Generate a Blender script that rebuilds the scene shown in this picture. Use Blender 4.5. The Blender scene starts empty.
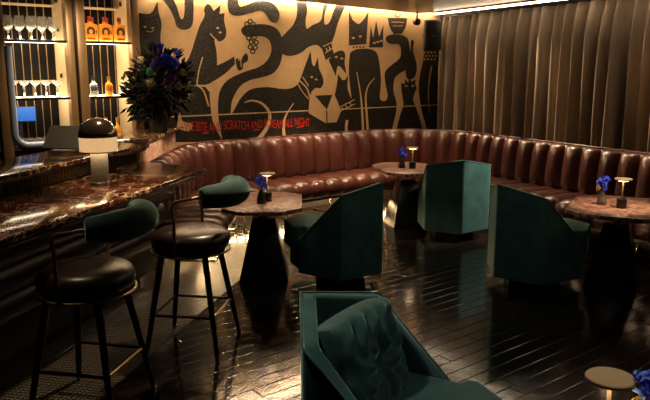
import bpy, bmesh, math, random
from mathutils import Vector, Matrix
from mathutils.geometry import tessellate_polygon
random.seed(7)
PI = math.pi
S = bpy.context.scene
COL = S.collection
R = math.radians

# ------------------------------------------------------------------ camera model
H = 1.70; F = 680.0; PIT = math.atan(130 / 680)
cp, sp = math.cos(PIT), math.sin(PIT)
E1 = Vector((0.78785, 0.61586)); N1 = Vector((-0.61586, 0.78785)); M0 = Vector((-1.25786, 7.93081))
WROT = math.atan2(E1.y, E1.x)

def wall(x, y):
    """coordinates (along, height) on the mural wall of a point surveyed in the photo"""
    u = (x - 325) / F; v = (200 - y) / F
    D = Vector((u, cp + v * sp, -sp + v * cp))
    k = M0.dot(N1) / (D.x * N1.x + D.y * N1.y)
    P = Vector((D.x * k, D.y * k)) - M0
    return P.dot(E1), H + D.z * k

# ------------------------------------------------------------------ materials
def lin(c): return tuple(((x / 12.92) if x <= .04045 else ((x + .055) / 1.055) ** 2.4) for x in c)

class NT:
    def __init__(s, name):
        s.m = bpy.data.materials.new(name); s.m.use_nodes = True
        s.t = s.m.node_tree; s.b = s.t.nodes['Principled BSDF']
        s.co = None
    def n(s, typ, **kw):
        nd = s.t.nodes.new('ShaderNode' + typ)
        for k, v in kw.items():
            if k.startswith('i_'): nd.inputs[k[2:].replace('_', ' ')].default_value = v
            else: setattr(nd, k, v)
        return nd
    def l(s, a, b): s.t.links.new(a, b)
    def coord(s, scale=(1, 1, 1), rot=(0, 0, 0), kind='Object'):
        tc = s.n('TexCoord'); mp = s.n('Mapping')
        mp.inputs['Scale'].default_value = scale; mp.inputs['Rotation'].default_value = rot
        s.l(tc.outputs[kind], mp.inputs['Vector']); return mp.outputs['Vector']
    def noise(s, vec, scale, detail=4, rough=.55, dist=0):
        nd = s.n('TexNoise'); nd.inputs['Scale'].default_value = scale
        nd.inputs['Detail'].default_value = detail; nd.inputs['Roughness'].default_value = rough
        nd.inputs['Distortion'].default_value = dist
        s.l(vec, nd.inputs['Vector']); return nd.outputs['Fac']
    def ramp(s, fac, stops, interp='LINEAR'):
        r = s.n('ValToRGB'); r.color_ramp.interpolation = interp
        el = r.color_ramp.elements
        while len(el) < len(stops): el.new(.5)
        for e, (p, c) in zip(el, stops):
            e.position = p; e.color = (c[0], c[1], c[2], 1) if not isinstance(c, (int, float)) else (c, c, c, 1)
        s.l(fac, r.inputs['Fac']); return r.outputs['Color']
    def math(s, op, a, b=None, c=None):
        nd = s.n('Math', operation=op)
        for i, q in enumerate((a, b, c)):
            if q is None: continue
            if isinstance(q, (int, float)): nd.inputs[i].default_value = q
            else: s.l(q, nd.inputs[i])
        return nd.outputs[0]
    def bump(s, h, strength=.3, dist=.01):
        b = s.n('Bump'); b.inputs['Strength'].default_value = strength; b.inputs['Distance'].default_value = dist
        s.l(h, b.inputs['Height']); s.l(b.outputs['Normal'], s.b.inputs['Normal']); return b

def pbr(name, col, rough=.5, metal=0, coat=0, sheen=0, sheencol=None, noise=None, bump=None, emit=None, es=0, trans=0, ior=None, spec=None, coatr=.05):
    k = NT(name); b = k.b
    b.inputs['Base Color'].default_value = (*col, 1)
    b.inputs['Roughness'].default_value = rough; b.inputs['Metallic'].default_value = metal
    b.inputs['Coat Weight'].default_value = coat; b.inputs['Coat Roughness'].default_value = coatr
    b.inputs['Sheen Weight'].default_value = sheen
    if sheencol: b.inputs['Sheen Tint'].default_value = (*sheencol, 1)
    if spec is not None: b.inputs['Specular IOR Level'].default_value = spec
    if trans: b.inputs['Transmission Weight'].default_value = trans
    if ior: b.inputs['IOR'].default_value = ior
    if emit: b.inputs['Emission Color'].default_value = (*emit, 1); b.inputs['Emission Strength'].default_value = es
    v = k.coord()
    if noise:
        sc, c2 = noise
        f = k.noise(v, sc)
        k.l(k.ramp(f, [(.3, col), (.7, c2)]), b.inputs['Base Color'])
    if bump:
        sc, st, ds = bump
        k.bump(k.noise(v, sc), st, ds)
    return k.m

M = {}
def make_materials():
    # velvet with a soft nap
    k = NT('teal_velvet'); v = k.coord()
    f = k.noise(v, 7, 3); f2 = k.noise(v, 260, 2)
    k.l(k.ramp(f, [(.3, (.014, .050, .049)), (.7, (.028, .088, .083))]), k.b.inputs['Base Color'])
    k.b.inputs['Roughness'].default_value = .75; k.b.inputs['Sheen Weight'].default_value = .9
    k.b.inputs['Sheen Roughness'].default_value = .35; k.b.inputs['Sheen Tint'].default_value = (.42, .72, .66, 1)
    k.b.inputs['Specular IOR Level'].default_value = .25
    k.bump(f2, .12, .003); M['velvet'] = k.m
    # leathers
    M['leather'] = pbr('oxblood_leather', (.088, .024, .016), .31, noise=(5, (.066, .018, .012)), bump=(90, .12, .004), spec=.6)
    M['leather_dark'] = pbr('black_brown_leather', (.016, .009, .006), .33, bump=(110, .12, .004), spec=.6)
    M['black_lacquer'] = pbr('black_lacquer', (.006, .005, .004), .28, bump=(14, .1, .01))
    M['reed'] = pbr('dark_reeded_wood', (.06, .034, .018), .3)
    M['lampring'] = None
    M['black_metal'] = pbr('black_metal', (.008, .007, .006), .4, metal=.3)
    M['black_plastic'] = pbr('black_plastic', (.010, .010, .010), .45)
    M['dark_grey'] = pbr('dark_grey_plastic', (.085, .08, .07), .42)
    M['brass'] = pbr('aged_brass', (.55, .36, .15), .28, metal=1, bump=(30, .05, .004))
    M['brass_dull'] = pbr('dull_bronze', (.34, .23, .12), .34, metal=.8, bump=(20, .08, .004))
    M['chrome'] = pbr('chrome', (.62, .58, .5), .16, metal=1)
    M['steel'] = pbr('brushed_steel', (.30, .29, .27), .35, metal=.9)
    M['post'] = pbr('bronze_painted_post', (.27, .165, .07), .42, metal=.3, noise=(6, (.21, .125, .05)))
    M['cream'] = pbr('cream_board', (.52, .38, .20), .5)
    M['dark_wall'] = pbr('dark_wall_paint', (.020, .015, .011), .75, bump=(40, .1, .004))
    M['ceiling'] = pbr('dark_ceiling', (.03, .02, .013), .6)
    M['soffit'] = pbr('bronze_soffit', (.13, .075, .032), .33, metal=.55, noise=(3, (.08, .045, .02)), bump=(5, .15, .03))
    # mural
    M['tan'] = pbr('tan_mural_ground', (.58, .375, .185), .72, noise=(9, (.51, .32, .15)), bump=(130, .25, .004))
    k = NT('black_mural_paint'); v = k.coord()
    f = k.noise(v, 85, 2, .7)
    k.l(k.ramp(f, [(.50, (.004, .0033, .0026)), (.66, (.075, .058, .037))]), k.b.inputs['Base Color'])
    k.b.inputs['Roughness'].default_value = .5; k.b.inputs['Specular IOR Level'].default_value = .3; k.bump(f, .6, .008); M['muralblack'] = k.m
    M['red_paint'] = pbr('red_mural_paint', (.45, .012, .009), .55)
    # curtain
    k = NT('taupe_velvet_curtain'); v = k.coord((1, 1, .08))
    f = k.noise(v, 60, 3)
    k.l(k.ramp(f, [(.3, (.20, .145, .098)), (.7, (.27, .20, .14))]), k.b.inputs['Base Color'])
    k.b.inputs['Roughness'].default_value = .7; k.b.inputs['Sheen Weight'].default_value = .25
    k.b.inputs['Sheen Tint'].default_value = (.8, .6, .4, 1); k.bump(f, .15, .004); M['curtain'] = k.m
    # marbles
    def marble(name, c1, c2, vein, scale, w=.035, ro=.16, ct=.4):
        k = NT(name); v = k.coord()
        d = k.noise(v, scale * .6, 5, .6, 1.2)
        base = k.ramp(d, [(.35, c1), (.65, c2)])
        nz = k.noise(v, scale, 6, .62, 2.2)
        a = k.math('ABSOLUTE', k.math('SUBTRACT', nz, .5))
        vn = k.ramp(a, [(0, 1.0), (w, 0.0)])
        nz2 = k.noise(v, scale * 2.3, 5, .6, 1.5)
        a2 = k.math('ABSOLUTE', k.math('SUBTRACT', nz2, .46))
        vn2 = k.ramp(a2, [(0, .55), (w * .6, 0.0)])
        mx = k.n('MixRGB'); k.l(k.math('MAXIMUM', vn, vn2), mx.inputs['Fac']); k.l(base, mx.inputs[1]); mx.inputs[2].default_value = (*vein, 1)
        k.l(mx.outputs[0], k.b.inputs['Base Color'])
        k.b.inputs['Roughness'].default_value = ro; k.b.inputs['Coat Weight'].default_value = ct; k.b.inputs['Specular IOR Level'].default_value = .32
        return k.m
    M['marble_bar'] = marble('dark_red_marble', (.009, .0045, .003), (.095, .020, .010), (.80, .52, .30), 2.4, .018, .10, 0)
    M['marble_table'] = marble('red_brown_marble', (.15, .036, .024), (.28, .080, .052), (.66, .46, .35), 6, .045, .34, 0)
    M['marble_pink'] = marble('rose_marble', (.42, .18, .12), (.58, .33, .24), (.75, .58, .46), 5, .05)
    # plank floor
    k = NT('black_lacquered_planks'); v = k.coord((1, 1, 1), (0, 0, -WROT))
    sx = k.n('SeparateXYZ'); k.l(v, sx.inputs[0])
    W = .105
    q = k.math('DIVIDE', sx.outputs['Y'], W); row = k.math('FLOOR', q); fr = k.math('FRACT', q)
    wn = k.n('TexWhiteNoise', noise_dimensions='1D'); k.l(row, wn.inputs['W'])
    xo = k.math('ADD', k.math('DIVIDE', sx.outputs['X'], 1.5), k.math('MULTIPLY', wn.outputs['Value'], 7.3))
    colm = k.math('FLOOR', xo); frx = k.math('FRACT', xo)
    cx = k.n('CombineXYZ'); k.l(row, cx.inputs[0]); k.l(colm, cx.inputs[1])
    wn2 = k.n('TexWhiteNoise', noise_dimensions='2D'); k.l(cx.outputs[0], wn2.inputs['Vector'])
    edge = k.math('MINIMUM', fr, k.math('SUBTRACT', 1.0, fr))
    ey = k.ramp(edge, [(0, 0.0), (.045, 1.0)])
    edx = k.math('MULTIPLY', k.math('MINIMUM', frx, k.math('SUBTRACT', 1.0, frx)), 14)
    ex = k.ramp(edx, [(0, 0.0), (.045, 1.0)])
    gap = k.math('MINIMUM', ey, ex)
    tilt = k.math('MULTIPLY', k.math('SUBTRACT', fr, .5), k.math('MULTIPLY', k.math('SUBTRACT', wn2.outputs['Value'], .5), 1.0))
    gv = k.coord((1.2, 22, 1), (0, 0, -WROT)); gr = k.noise(gv, 5, 4, .6)
    lo = k.noise(v, 2.4, 3)
    h = k.math('ADD', k.math('MULTIPLY', gap, .40), k.math('ADD', k.math('MULTIPLY', tilt, .14), k.math('ADD', k.math('MULTIPLY', gr, .008), k.math('MULTIPLY', lo, .8))))
    k.l(k.ramp(wn2.outputs['Value'], [(0, (.004, .0032, .0026)), (1, (.013, .009, .006))]), k.b.inputs['Base Color'])
    k.l(k.ramp(gr, [(.3, .08), (.75, .19)]), k.b.inputs['Roughness'])
    k.b.inputs['Specular IOR Level'].default_value = .55
    k.bump(h, .55, .006); M['floor'] = k.m
    # grille floor strip: fine square grid
    k = NT('dark_grid_tile'); v = k.coord((1, 1, 1), (0, 0, R(13.3)))
    sx = k.n('SeparateXYZ'); k.l(v, sx.inputs[0])
    def g(o):
        fr = k.math('FRACT', k.math('DIVIDE', o, .028)); return k.math('MINIMUM', fr, k.math('SUBTRACT', 1.0, fr))
    mn = k.math('MINIMUM', g(sx.outputs['X']), g(sx.outputs['Y']))
    c = k.ramp(mn, [(.10, (.006, .005, .004)), (.2, (.10, .075, .048))]); k.l(c, k.b.inputs['Base Color'])
    k.b.inputs['Roughness'].default_value = .33; k.bump(k.ramp(mn, [(.05, 0.0), (.3, 1.0)]), .9, .006); M['grid'] = k.m
    # reeded panel behind the glassware
    M['rear'] = pbr('smoked_rear_panel', (.003, .0022, .0016), .6, spec=.1)
    M['rod'] = pbr('pale_bronze_rod', (.30, .20, .10), .35, metal=.7)
    M['glass'] = pbr('clear_glass', (1, .97, .9), .02, trans=.92, ior=1.45)
    M['shelfglass'] = pbr('frosted_lit_shelf', (.9, .8, .62), .3, emit=(1, .82, .58), es=6.0)
    M['amber'] = pbr('amber_liquor', (1, .47, .05), .08, trans=.5, ior=1.35)
    M['pale_liquor'] = pbr('clear_liquor', (.95, .90, .75), .05, trans=.8, ior=1.35)
    M['label_blue'] = pbr('navy_label', (.02, .05, .13), .6)
    M['label_orange'] = pbr('orange_label', (.75, .28, .03), .6)
    M['label_brown'] = pbr('rust_label', (.38, .09, .015), .6)
    M['emblem'] = pbr('black_emblem', (.015, .01, .008), .6)
    M['redcap'] = pbr('red_cap', (.35, .02, .012), .4)
    M['goldcap'] = pbr('gold_cap', (.6, .35, .08), .35, metal=.7)
    M['leaf'] = pbr('dark_leaf', (.007, .008, .0045), .7, spec=.12)
    M['leaf_olive'] = pbr('olive_leaf', (.065, .060, .018), .6)
    M['petal_blue'] = pbr('blue_petals', (.035, .10, .95), .6)
    M['petal_light'] = pbr('light_blue_petals', (.16, .30, .95), .6)
    M['petal_purple'] = pbr('purple_petals', (.10, .045, .36), .6)
    M['petal_violet'] = pbr('violet_petals', (.16, .035, .34), .6)
    M['petal_yellow'] = pbr('yellow_petals', (.85, .50, .02), .6)
    M['petal_green'] = pbr('teal_green_petals', (.05, .30, .16), .6)
    M['petal_pale'] = pbr('pale_pink_petals', (.42, .36, .20), .6)
    M['stoneware'] = pbr('grey_stoneware', (.16, .135, .105), .6, bump=(60, .15, .004))
    M['darkvase'] = pbr('dark_ceramic', (.025, .02, .017), .35)
    M['lampdisc'] = pbr('champagne_disc', (.36, .28, .18), .5, metal=.1)
    M['chromedome'] = pbr('smoked_chrome_dome', (.32, .25, .18), .13, metal=.92)
    M['cement'] = pbr('grey_enamel_stem', (.25, .25, .235), .42)
    M['bluewash'] = pbr('pale_blue_frame', (.30, .36, .50), .45, metal=.2)
    def emis(name, c, s):
        k = NT(name); k.b.inputs['Base Color'].default_value = (*c, 1)
        k.b.inputs['Emission Color'].default_value = (*c, 1); k.b.inputs['Emission Strength'].default_value = s
        return k.m
    M['led'] = emis('warm_led', (1, .74, .46), 150)
    M['led_curtain'] = emis('warm_led_track', (1, .78, .52), 13)
    M['led_shelf'] = emis('shelf_led', (1, .80, .55), 40)
    M['led_floor'] = emis('under_bench_led', (1, .64, .30), 140)
    M['lampring'] = emis('bar_lamp_underside', (1, .66, .34), 14)
    M['bulb'] = emis('lamp_underside', (1, .72, .42), 14)
    M['bluescreen'] = emis('blue_screen', (.008, .09, .42), .45)
    # ribbed lit lamp glass
    k = NT('ribbed_lamp_glass'); k.b.inputs['Base Color'].default_value = (.9, .78, .55, 1)
    k.b.inputs['Emission Color'].default_value = (1, .60, .28, 1); k.b.inputs['Emission Strength'].default_value = .62
    k.b.inputs['Roughness'].default_value = .25; M['lampglass'] = k.m
make_materials()

# ------------------------------------------------------------------ mesh helpers
class MB:
    def __init__(s): s.bm = bmesh.new()
    def face(s, pts, mi=0):
        f = s.bm.faces.new([s.bm.verts.new(p) for p in pts]); f.material_index = mi; return f
    def box(s, x0, x1, y0, y1, z0, z1, mi=0):
        return s.prism([(x0, y0), (x1, y0), (x1, y1), (x0, y1)], z0, z1, mi)
    def prism(s, pts, z0, z1, mi=0, top=None):
        a = [s.bm.verts.new((p[0], p[1], z0)) for p in pts]
        tp = top or pts
        b = [s.bm.verts.new((p[0], p[1], z1)) for p in tp]
        n = len(pts); fs = []
        fs.append(s.bm.faces.new(a[::-1])); fs.append(s.bm.faces.new(b))
        for i in range(n): fs.append(s.bm.faces.new((a[i], a[(i + 1) % n], b[(i + 1) % n], b[i])))
        for f in fs: f.material_index = mi
        return s
    def lathe(s, prof, seg=24, c=(0, 0, 0), mi=0):
        rings = []
        for r, z in prof:
            if r < 1e-5: rings.append([s.bm.verts.new((c[0], c[1], c[2] + z))])
            else: rings.append([s.bm.verts.new((c[0] + r * math.cos(2 * PI * i / seg), c[1] + r * math.sin(2 * PI * i / seg), c[2] + z)) for i in range(seg)])
        for a, b in zip(rings, rings[1:]):
            for i in range(seg):
                j = (i + 1) % seg
                if len(a) == 1 and len(b) == 1: continue
                if len(a) == 1: f = s.bm.faces.new((a[0], b[j], b[i]))
                elif len(b) == 1: f = s.bm.faces.new((a[i], a[j], b[0]))
                else: f = s.bm.faces.new((a[i], a[j], b[j], b[i]))
                f.material_index = mi
        if len(rings[0]) > 1: s.bm.faces.new(rings[0][::-1])
        if len(rings[-1]) > 1: s.bm.faces.new(rings[-1])
        return s
    def tube(s, pts, r, seg=8, closed=False, mi=0):
        pts = [Vector(p) for p in pts]; n = len(pts)
        rr = r if isinstance(r, (list, tuple)) else [r] * n
        rings = []; up = None
        for i, p in enumerate(pts):
            if closed: d = (pts[(i + 1) % n] - pts[i - 1])
            else: d = pts[min(i + 1, n - 1)] - pts[max(i - 1, 0)]
            d.normalize()
            if up is None:
                up = Vector((0, 0, 1)) if abs(d.z) < .9 else Vector((1, 0, 0))
            a = up - d * up.dot(d)
            if a.length < 1e-4: a = d.orthogonal()
            a.normalize(); up = a; b = d.cross(a)
            rings.append([s.bm.verts.new(p + (a * math.cos(2 * PI * k / seg) + b * math.sin(2 * PI * k / seg)) * rr[i]) for k in range(seg)])
        m = n if closed else n - 1
        for i in range(m):
            A, B = rings[i], rings[(i + 1) % n]
            for k in range(seg):
                f = s.bm.faces.new((A[k], A[(k + 1) % seg], B[(k + 1) % seg], B[k])); f.material_index = mi
        if not closed:
            s.bm.faces.new(rings[0][::-1]); s.bm.faces.new(rings[-1])
        return s
    def grid(s, rows, mi=0, closeu=False):
        V = [[s.bm.verts.new(p) for p in r] for r in rows]
        for a, b in zip(V, V[1:]):
            n = len(a)
            for i in range(n if closeu else n - 1):
                f = s.bm.faces.new((a[i], a[(i + 1) % n], b[(i + 1) % n], b[i])); f.material_index = mi
        return V
    def xf(s, mat): bmesh.ops.transform(s.bm, matrix=mat, verts=s.bm.verts); return s
    def build(s, name, mats, parent=None, smooth=None, bevel=0, bseg=2, sub=0, loc=None, rz=None, solid=0, label=None):
        bmesh.ops.recalc_face_normals(s.bm, faces=s.bm.faces)
        me = bpy.data.meshes.new(name); s.bm.to_mesh(me); s.bm.free()
        if not isinstance(mats, (list, tuple)): mats = [mats]
        for m in mats: me.materials.append(M[m] if isinstance(m, str) else m)
        o = bpy.data.objects.new(name, me); COL.objects.link(o)
        if parent: o.parent = parent
        if loc is not None: o.location = loc
        if rz is not None: o.rotation_euler = (0, 0, rz)
        if smooth is not None:
            for p in me.polygons: p.use_smooth = True
            me.set_sharp_from_angle(angle=R(smooth))
        if solid:
            md = o.modifiers.new('solid', 'SOLIDIFY'); md.thickness = solid; md.offset = 0
        if bevel:
            md = o.modifiers.new('bevel', 'BEVEL'); md.width = bevel; md.segments = bseg; md.limit_method = 'ANGLE'; md.angle_limit = R(30)
            for p in me.polygons: p.use_smooth = True
            if smooth is None: me.set_sharp_from_angle(angle=R(180))
            md.harden_normals = False
        if sub:
            md = o.modifiers.new('sub', 'SUBSURF'); md.levels = sub; md.render_levels = sub
            for p in me.polygons: p.use_smooth = True
        if label: o['label'] = label
        return o

def tag(o, label, cat, group=None, kind=None):
    o['label'] = label; o['category'] = cat
    if group: o['group'] = group
    if kind: o['kind'] = kind
    return o
def thing(name, label, cat, loc=(0, 0, 0), rz=0, group=None):
    o = bpy.data.objects.new(name, None); COL.objects.link(o); o.empty_display_size = .1
    o.location = loc; o.rotation_euler = (0, 0, rz); return tag(o, label, cat, group)
def struct(o): o['kind'] = 'structure'; return o
KIDS = {}
def kids(o): return [c for c in COL.objects if c.parent == o]
def dup(root, loc, rz, label, group=None):
    r = root.copy(); COL.objects.link(r); r.location = loc; r.rotation_euler = (0, 0, rz); r['label'] = label
    if group: r['group'] = group
    for ch in kids(root):
        c = ch.copy(); COL.objects.link(c); c.parent = r
        for g in kids(ch):
            d = g.copy(); COL.objects.link(d); d.parent = c
    return r
def smooth_closed(pts, n=5):
    """Catmull-Rom through a closed list; a point with a third entry is kept as a sharp corner"""
    out = []; L = len(pts)
    for i in range(L):
        p0, p1, p2, p3 = pts[i - 1], pts[i], pts[(i + 1) % L], pts[(i + 2) % L]
        a = Vector(p0[:2]); b = Vector(p1[:2]); c = Vector(p2[:2]); d = Vector(p3[:2])
        if len(p1) > 2: a = b - (c - b)
        if len(p2) > 2: d = c + (c - b)
        for k in range(n):
            t = k / n
            q = .5 * ((2 * b) + (c - a) * t + (2 * a - 5 * b + 4 * c - d) * t * t + (3 * b - a - 3 * c + d) * t ** 3)
            out.append((q.x, q.y))
    return out
def curve_pts(pts, n=6):
    out = []; L = len(pts)
    P = [Vector(p) for p in pts]
    for i in range(L - 1):
        a = P[max(i - 1, 0)]; b = P[i]; c = P[i + 1]; d = P[min(i + 2, L - 1)]
        for k in range(n):
            t = k / n
            out.append(.5 * ((2 * b) + (c - a) * t + (2 * a - 5 * b + 4 * c - d) * t * t + (3 * b - a - 3 * c + d) * t ** 3))
    out.append(P[-1]); return out

# ------------------------------------------------------------------ room shell
BAR0 = Vector((-.883, 5.041)); BROT = R(-13.3)         # far front corner of the bar top
def bw(x, y):                                           # bar-local to world
    c, s = math.cos(BROT), math.sin(BROT); return (BAR0.x + c * x - s * y, BAR0.y + s * x + c * y)
def wl(t, d, z=0): q = M0 + E1 * t + N1 * d; return (q.x, q.y, z)

MB().box(-5.2, 6.0, -2.6, 11.6, -.1, 0).build('floor', 'floor')['kind'] = 'structure'
g = [bw(.10, -5.2), bw(.10, .6), bw(-.75, .9), bw(-.75, -5.2)]
# dark grid-tile strip inset along the bar, running on under the corner of the banquette
struct(MB().prism([*g[:2], (-.62, 6.6), (-1.45, 6.6), *g[2:]], 0.0005, .004).build('floor_tile_strip', 'grid'))
T_L, T_R = wall(140, 60)[0], 4.6
struct(MB().box(T_L, T_R, 0, .12, 0, 2.9).build('wall_back', 'dark_wall', loc=(M0.x, M0.y, 0), rz=WROT))
struct(MB().box(-4.2, T_L + .02, .46, .58, 0, 2.9).build('wall_back_bar', 'dark_wall', loc=(M0.x, M0.y, 0), rz=WROT))
struct(MB().box(-5.0, -4.9, -2.4, 7.2, 0, 2.9).build('wall_left', 'dark_wall'))
struct(MB().box(-5.0, 5.9, -2.5, -2.4, 0, 2.9).build('wall_front', 'dark_wall'))
# curtain wall: direction of the right-hand banquette
C0 = Vector((1.887, 8.855)); C1 = Vector((3.133, 6.52)); E2 = (C1 - C0).normalized(); N2 = Vector((-E2.y, E2.x))
def cl(t, d, z=0): q = C0 + E2 * t + N2 * d; return (q.x, q.y, z)
a, b = cl(-1.9, .45), cl(6.2, .45); a2, b2 = cl(-1.9, .55), cl(6.2, .55)
struct(MB().prism([a[:2], b[:2], b2[:2], a2[:2]], 0, 2.9).build('wall_right', 'dark_wall'))
struct(MB().box(5.7, 5.8, -2.4, 3.3, 0, 2.9).build('wall_right_side', 'dark_wall'))
struct(MB().box(-5.2, 6.0, -2.6, 11.6, 2.9, 3.0).build('ceiling', 'ceiling'))
# dropped soffit: its edge runs before the mural and along the curtain
SZ = 2.475
ed = [(-2.9, 5.6), (-.62, 7.65), (1.30, 9.78), (1.62, 9.62), cl(.55, .03)[:2], cl(6.2, .03)[:2], (5.6, 3.0), (5.6, -2.3), (-4.8, -2.3), (-4.8, 5.6)]
struct(MB().prism(ed, SZ, 2.62).build('ceiling_soffit', 'soffit', bevel=.006))
struct(MB().tube([(*p, SZ + .012) for p in ed[1:3]], .018, 8).build('trim_1', 'brass', smooth=40))

# ------------------------------------------------------------------ mural
mural = thing('wall_mural', 'tan and black wall mural of stylised cats and serpents above the leather bench', 'mural', (M0.x, M0.y, 0), WROT)
MB().box(T_L, 3.95, -.012, -.001, .3, 2.62).build('mural_panel', 'tan', mural)
def paint(name, polys, mat, d, raw=()):
    mb = MB()
    for ply in polys:
        pts = [wall(x, y) for x, y in ply]
        pts = [(min(max(x, T_L + .005), 3.94), min(max(z, .32), 2.6)) for x, z in pts]
        vs = [mb.bm.verts.new((x, -d, z)) for x, z in pts]
        for tri in tessellate_polygon([[Vector((x, z, 0)) for x, z in pts]]):
            try: mb.bm.faces.new([vs[i] for i in tri])
            except ValueError: pass
    bmesh.ops.recalc_face_normals(mb.bm, faces=mb.bm.faces)
    r = bmesh.ops.extrude_face_region(mb.bm, geom=list(mb.bm.faces))
    bmesh.ops.translate(mb.bm, vec=(0, -.0015, 0), verts=[v for v in r['geom'] if isinstance(v, bmesh.types.BMVert)])
    return mb.build(name, mat, mural)
SC = smooth_closed
def stroke(pts, w0, w1=None):
    P = curve_pts(pts, 5); n = len(P); L = []; Rr = []
    for i, p in enumerate(P):
        d = (P[min(i + 1, n - 1)] - P[max(i - 1, 0)]).normalized(); q = Vector((-d.y, d.x))
        w = w0 + ((w1 if w1 is not None else w0) - w0) * i / (n - 1)
        L.append(tuple(p + q * w / 2)); Rr.append(tuple(p - q * w / 2))
    return L + Rr[::-1]
def dot(x, y, r, n=10): return [(x + r * math.cos(2 * PI * i / n), y + r * math.sin(2 * PI * i / n)) for i in range(n)]
def ringp(x, y, r, w=.9):
    a = dot(x, y, r, 14); b = dot(x, y, r - w, 14)
    return [[a[i], a[(i + 1) % 14], b[(i + 1) % 14], b[i]] for i in range(14)]

# black figures
eared = SC([(138, 13, 1), (148, 14), (152.5, 11, 1), (157, 1.5, 1), (158, 12, 1), (161, 24), (160, 40), (163, 70), (160, 145, 1), (137, 145, 1)])
crowned = SC([(204, 16), (203.5, 10), (206, 4.5), (209.5, 5), (213, 11, 1), (220, 5, 1), (219, 14, 1), (224, 13, 1), (223.5, 20), (225.7, 31), (224.5, 38), (219, 41.5), (214, 39.5), (216, 52), (216.5, 65.5, 1), (226, 61), (233.5, 56.5, 1), (234.5, 64, 1), (224, 74), (210, 83), (204, 85, 1), (196, 84), (188, 78), (178, 66), (186, 61), (191, 51), (195, 38), (199, 26)])
flower = SC([(235, 60), (237.5, 58), (240, 62, 1), (242.5, 56), (246, 53.5), (247.5, 60), (242.5, 64, 1), (242, 69), (238, 70.5), (236, 66)])
usnake = SC([(158, -6, 1), (164, 2), (169, 9), (173.5, 18), (176, 26), (181, 29.6), (188, 29), (192, 24), (193, 12), (193, -6, 1), (183.5, -6, 1), (184, 10), (183, 17.5), (180.5, 19), (178, 13), (176, 6), (170, -6, 1)])
ssnake = SC([(227, -8, 1), (227, 7), (230, 14), (238, 16), (249, 13.5), (259, 11), (265, 14), (269.5, 21), (274, 22.8), (278, 20), (278.5, 12.5), (274, 5), (266, 1), (256, 1.2), (246, 5), (239.5, 6.5), (237.5, 1), (237.5, -8, 1)])
armband = SC([(240.5, 31), (243, 26.5), (252, 24.5), (265, 24.5), (275, 28), (281, 37), (282, 52), (279, 65), (272, 73.5), (262, 77), (250, 80), (241, 85), (235, 93), (231, 103), (230, 116, 1), (229, 141, 1), (222, 141, 1), (218, 118), (217.5, 103), (219, 92), (224, 83), (233, 76.5), (246, 71), (258, 67), (266, 61), (270.5, 52), (269.5, 42), (264, 37), (255, 36.5), (245, 36.5)])
serpent = SC([(295, -6, 1), (296.5, 12), (293, 24), (286, 32), (280, 39), (279.5, 48), (282, 54), (290, 56), (300, 53), (308, 47), (316, 45), (321.5, 49, 1), (325, 60, 1), (333.5, 55, 1), (331, 44), (334, 35), (337, 24), (341, 14), (346, 4, 1), (337, 2, 1), (334, 8), (329, 22), (324, 24), (324, 14), (329, 0, 1), (335, -6, 1), (329, -6, 1), (323, 6), (320.5, 20), (312, 25), (306, 28.5), (305, 20), (306.5, 10), (305, -6, 1)])
paw_cat = SC([(328, 60, 1), (334, 53), (341, 50.5), (344.5, 54), (344, 63), (345.8, 74, 1), (340, 67, 1), (337, 66.5), (335, 76, 1), (331.5, 68)])
main_cat = SC([(310, 51, 1), (311.5, 64, 1), (314, 66), (317, 57, 1), (318.5, 69, 1), (322, 77), (322.8, 83), (320, 88), (315, 88), (311, 91.5, 1), (309, 98), (308, 113, 1), (325, 123, 1), (336, 122, 1), (341, 110), (344, 106, 1), (352, 102), (352, 142, 1), (226, 142, 1), (229, 116, 1), (233, 111), (240, 98.5), (250, 89.5), (266, 87), (284, 89), (295, 86), (300, 78), (304, 67)])
sip_cat = SC([(337.5, 74, 1), (341.5, 80, 1), (344.5, 80, 1), (347.5, 75, 1), (347, 88), (350, 97), (354, 102, 1), (353, 112, 1), (340, 110, 1), (338, 104), (334, 95, 1), (336, 86)])
glass_p = [(314.3, 95.6), (331.8, 94.8), (326.6, 108.5), (326.9, 122.5), (325.8, 122.5), (325.4, 108.5)]
king_head = SC([(348.3, 45.5, 1), (348.3, 11, 1), (352, 20, 1), (358, 24), (363.5, 19, 1), (367.7, 12, 1), (365.6, 44, 1)])
king_body = SC([(349, 56), (352, 51), (358, 49), (369, 49), (376, 53), (379, 65), (380.3, 82), (379, 97), (381, 100.5), (385, 100.5), (387, 95), (384.5, 82), (384.5, 72), (391, 65), (399, 58), (400.3, 50), (398, 44.5), (390, 44), (385.5, 41), (386, 36.5), (392, 34.5), (400, 35), (406.5, 38), (409, 46), (409, 60), (406, 69), (398, 74), (393.5, 80), (393, 92), (396, 108), (388, 142, 1), (350, 142, 1), (352, 110), (348.5, 78)])
crown = [(368.5, 47.5), (370, 26), (372.5, 38), (375.5, 21), (378.5, 37), (382.8, 25), (382.3, 47.5)]
bowl = SC([(387, 18, 1), (406.5, 18, 1), (405, 27), (401, 34, 1), (393, 34, 1), (389, 27)])
flask = SC([(410, 42), (411.5, 39.8), (413.3, 42), (412.6, 51), (415.5, 62), (416, 71), (413, 78), (407, 79), (405, 72), (406.5, 63), (409.6, 52)])
imp = SC([(400.5, 83, 1), (404.3, 84, 1), (404, 79, 1), (407.5, 83, 1), (409, 77.5, 1), (410.8, 82, 1), (415, 79.5, 1), (414.5, 85, 1), (416.5, 88, 1), (414.4, 92), (412.5, 100), (415.5, 108), (420, 122), (425, 142, 1), (392, 142, 1), (397, 122), (402.5, 106), (401.8, 97), (400.8, 90)])
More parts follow.
